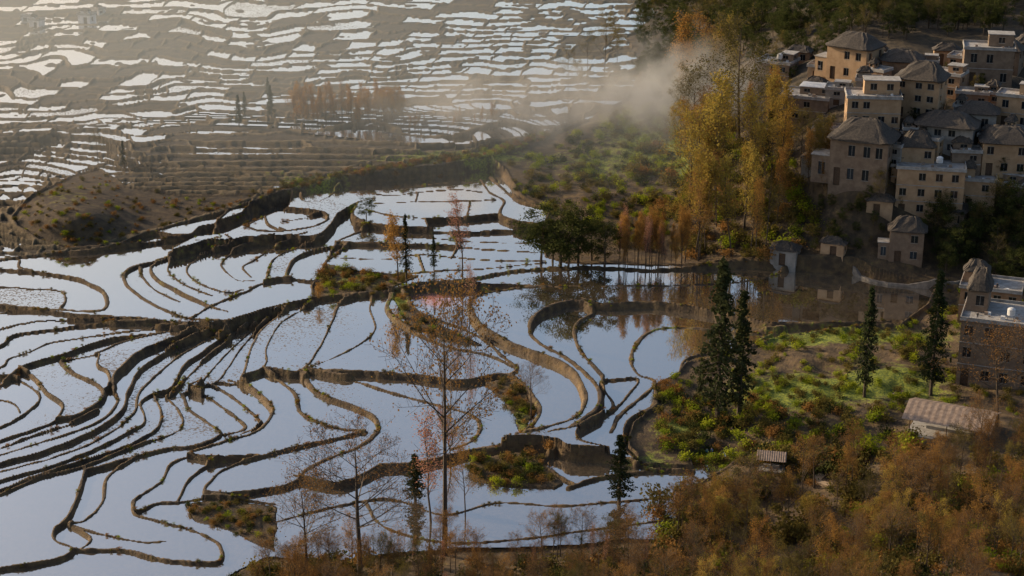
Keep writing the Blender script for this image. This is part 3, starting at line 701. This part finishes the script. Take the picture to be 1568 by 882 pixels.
# ---------------------------------------------------------------- people
def person(p,shirt,lean=0.0):
    V_=[(0,0,.95),(0,0,1.15),(0,lean*.3,1.38),(0,lean*.45,1.5),(0,lean*.5,1.6),(0,lean*.5,1.7),(.19,lean*.3,1.4),(.25,lean*.5-.05,1.12),(.24,lean*.9-.15,.9),(-.19,lean*.3,1.4),(-.26,lean*.5,1.12),(-.25,lean*.9-.08,.88),(.1,0,.88),(.11,-.06,.48),(.12,.02,.06),(.12,-.14,.03),(-.1,0,.88),(-.12,.05,.48),(-.13,.12,.06),(-.13,-.04,.03)]
    E_=[(0,1),(1,2),(2,3),(3,4),(4,5),(2,6),(6,7),(7,8),(2,9),(9,10),(10,11),(0,12),(12,13),(13,14),(14,15),(0,16),(16,17),(17,18),(18,19)]
    R_=[.14,.13,.15,.06,.10,.085,.07,.05,.035,.07,.05,.035,.1,.07,.045,.04,.1,.07,.045,.04]
    me=bpy.data.meshes.new('person');me.from_pydata(V_,E_,[]);o=bpy.data.objects.new('person',me);scene.collection.objects.link(o)
    md=o.modifiers.new('skin','SKIN');sk=me.skin_vertices[0].data
    for i,r in enumerate(R_): sk[i].radius=(r,r*.85);sk[i].use_root=(i==0)
    o.modifiers.new('sub','SUBSURF').levels=1;o.modifiers['sub'].render_levels=2
    m,nt,out=newmat('clothes_and_skin');tc=N(nt,'ShaderNodeTexCoord');sx=N(nt,'ShaderNodeSeparateXYZ');nt.links.new(tc.outputs['Object'],sx.inputs[0]);z_=sx.outputs[2]
    c=mixc(nt,math_(nt,'GREATER_THAN',z_,.93),(.03,.03,.045),shirt);c=mixc(nt,math_(nt,'GREATER_THAN',z_,1.47),c,(.42,.25,.17));c=mixc(nt,math_(nt,'GREATER_THAN',z_,1.66),c,(.015,.012,.01))
    b=N(nt,'ShaderNodeBsdfPrincipled');nt.links.new(c,b.inputs['Base Color']);nt.links.new(b.outputs[0],out.inputs[0]);me.materials.append(m)
    o.location=p;o.rotation_euler=(0,0,ru(-1,1));return o
person(P(1090,688),(.04,.12,.4),-.3);person(P(1083,690),(.05,.2,.3));person(P(1296,588),(.5,.5,.04));person(P(1120,664),(.15,.1,.09))
for e,k in((GH2,-.3),(GH2,-.15),(GH2,.1),(GH,-.3)):
    q=Vector((e['w']*k,e['y0']+.7,e['roof_z']));q.rotate(e.rotation_euler);person(Vector(e.location)+q,random.choice([(.5,.05,.04),(.03,.03,.03),(.35,.3,.25)]))
# ---------------------------------------------------------------- camera, sun, sky, haze
cam=bpy.data.cameras.new('camera');co=bpy.data.objects.new('camera',cam);scene.collection.objects.link(co)
co.location=(0,0,H);co.rotation_euler=(math.radians(90)-PITCH,0,0);cam.lens=LENS;cam.sensor_width=36;cam.clip_start=1;cam.clip_end=30000;scene.camera=co
AZ=math.radians(-63);EL=math.radians(21)
sd=Vector((math.sin(AZ)*math.cos(EL),math.cos(AZ)*math.cos(EL),math.sin(EL)))
sl=bpy.data.lights.new('sun','SUN');sl.energy=5.0;sl.angle=math.radians(.6);sl.color=(1,.79,.52)
so=bpy.data.objects.new('sun',sl);scene.collection.objects.link(so);so.rotation_euler=(-sd).to_track_quat('-Z','Y').to_euler()
w=bpy.data.worlds.new('World');scene.world=w;w.use_nodes=True;nt=w.node_tree;bg=nt.nodes['Background']
sk=nt.nodes.new('ShaderNodeTexSky');sk.sky_type='NISHITA';sk.sun_disc=False;sk.sun_elevation=EL;sk.sun_rotation=AZ%(2*math.pi);sk.dust_density=3.3;sk.air_density=1.0
nt.links.new(sk.outputs[0],bg.inputs[0]);bg.inputs[1].default_value=.15
gp=MB();gp.poly([(-9000,-9000,-12),(9000,-9000,-12),(9000,12000,-12),(-9000,12000,-12)]);gp.obj('valley_ground',[MG])
b=MB();x0,x1,y0,y1=-420,170,460,1100
b.v=[(x0,y0,-25),(x1,y0,-25),(x1,y1,-25),(x0,y1,-25),(x0,y0,100),(x1,y0,4),(x1,y1,4),(x0,y1,100)]
for f in((3,2,1,0),(4,5,6,7),(0,1,5,4),(1,2,6,5),(2,3,7,6),(3,0,4,7)): b.f.append(f);b.m.append(0)
m,nt,out=newmat('haze_volume');v_=N(nt,'ShaderNodeVolumeScatter');v_.inputs['Color'].default_value=(.84,.96,1,1);v_.inputs['Density'].default_value=.0025;v_.inputs['Anisotropy'].default_value=.3
nt.links.new(v_.outputs[0],out.inputs['Volume']);m.cycles.volume_sampling='DISTANCE';b.obj('morning_haze',[m])
def mist(name,u,v,sx,sy,sz,den_,dz,rot,sc=.05,lo=.44):
    c0=P(u,v);b=MB();n=20
    for i in range(9):
        ph=-math.pi/2+math.pi*i/8
        for j in range(n):
            t=2*math.pi*j/n;b.v.append((math.cos(ph)*math.cos(t)*sx,math.cos(ph)*math.sin(t)*sy,math.sin(ph)*sz))
    for i in range(8):
        for j in range(n): b.f.append((i*n+j,i*n+(j+1)%n,(i+1)*n+(j+1)%n,(i+1)*n+j));b.m.append(0)
    m,nt,out=newmat(name+'_volume');tc=N(nt,'ShaderNodeTexCoord').outputs['Object']
    vm_=N(nt,'ShaderNodeVectorMath',operation='DIVIDE');nt.links.new(tc,vm_.inputs[0]);vm_.inputs[1].default_value=(sx,sy,sz)
    le=N(nt,'ShaderNodeVectorMath',operation='LENGTH');nt.links.new(vm_.outputs[0],le.inputs[0])
    fall=mr(nt,le.outputs['Value'],.15,1,1,0);nz=mr(nt,noise(nt,tc,sc,4,.65),lo,.70)
    den=math_(nt,'MULTIPLY',math_(nt,'MULTIPLY',fall,nz),den_)
    v_=N(nt,'ShaderNodeVolumeScatter');v_.inputs['Color'].default_value=(1,.97,.91,1);v_.inputs['Anisotropy'].default_value=.45;nt.links.new(den,v_.inputs['Density']);nt.links.new(v_.outputs[0],out.inputs['Volume'])
    m.cycles.volume_sampling='DISTANCE'
    o=b.obj(name,[m]);o.location=(c0.x,c0.y,c0.z+dz);o.rotation_euler=(0,0,rot)
mist('drifting_mist',870,195,74,34,15,.09,7,.2,.06,.42)
mist('drifting_mist',1045,215,30,20,20,.14,14,0,.08,.42)
scene.view_settings.view_transform='Standard';scene.view_settings.look='None';scene.view_settings.exposure=0
print('cells',cur,'tot',nl)
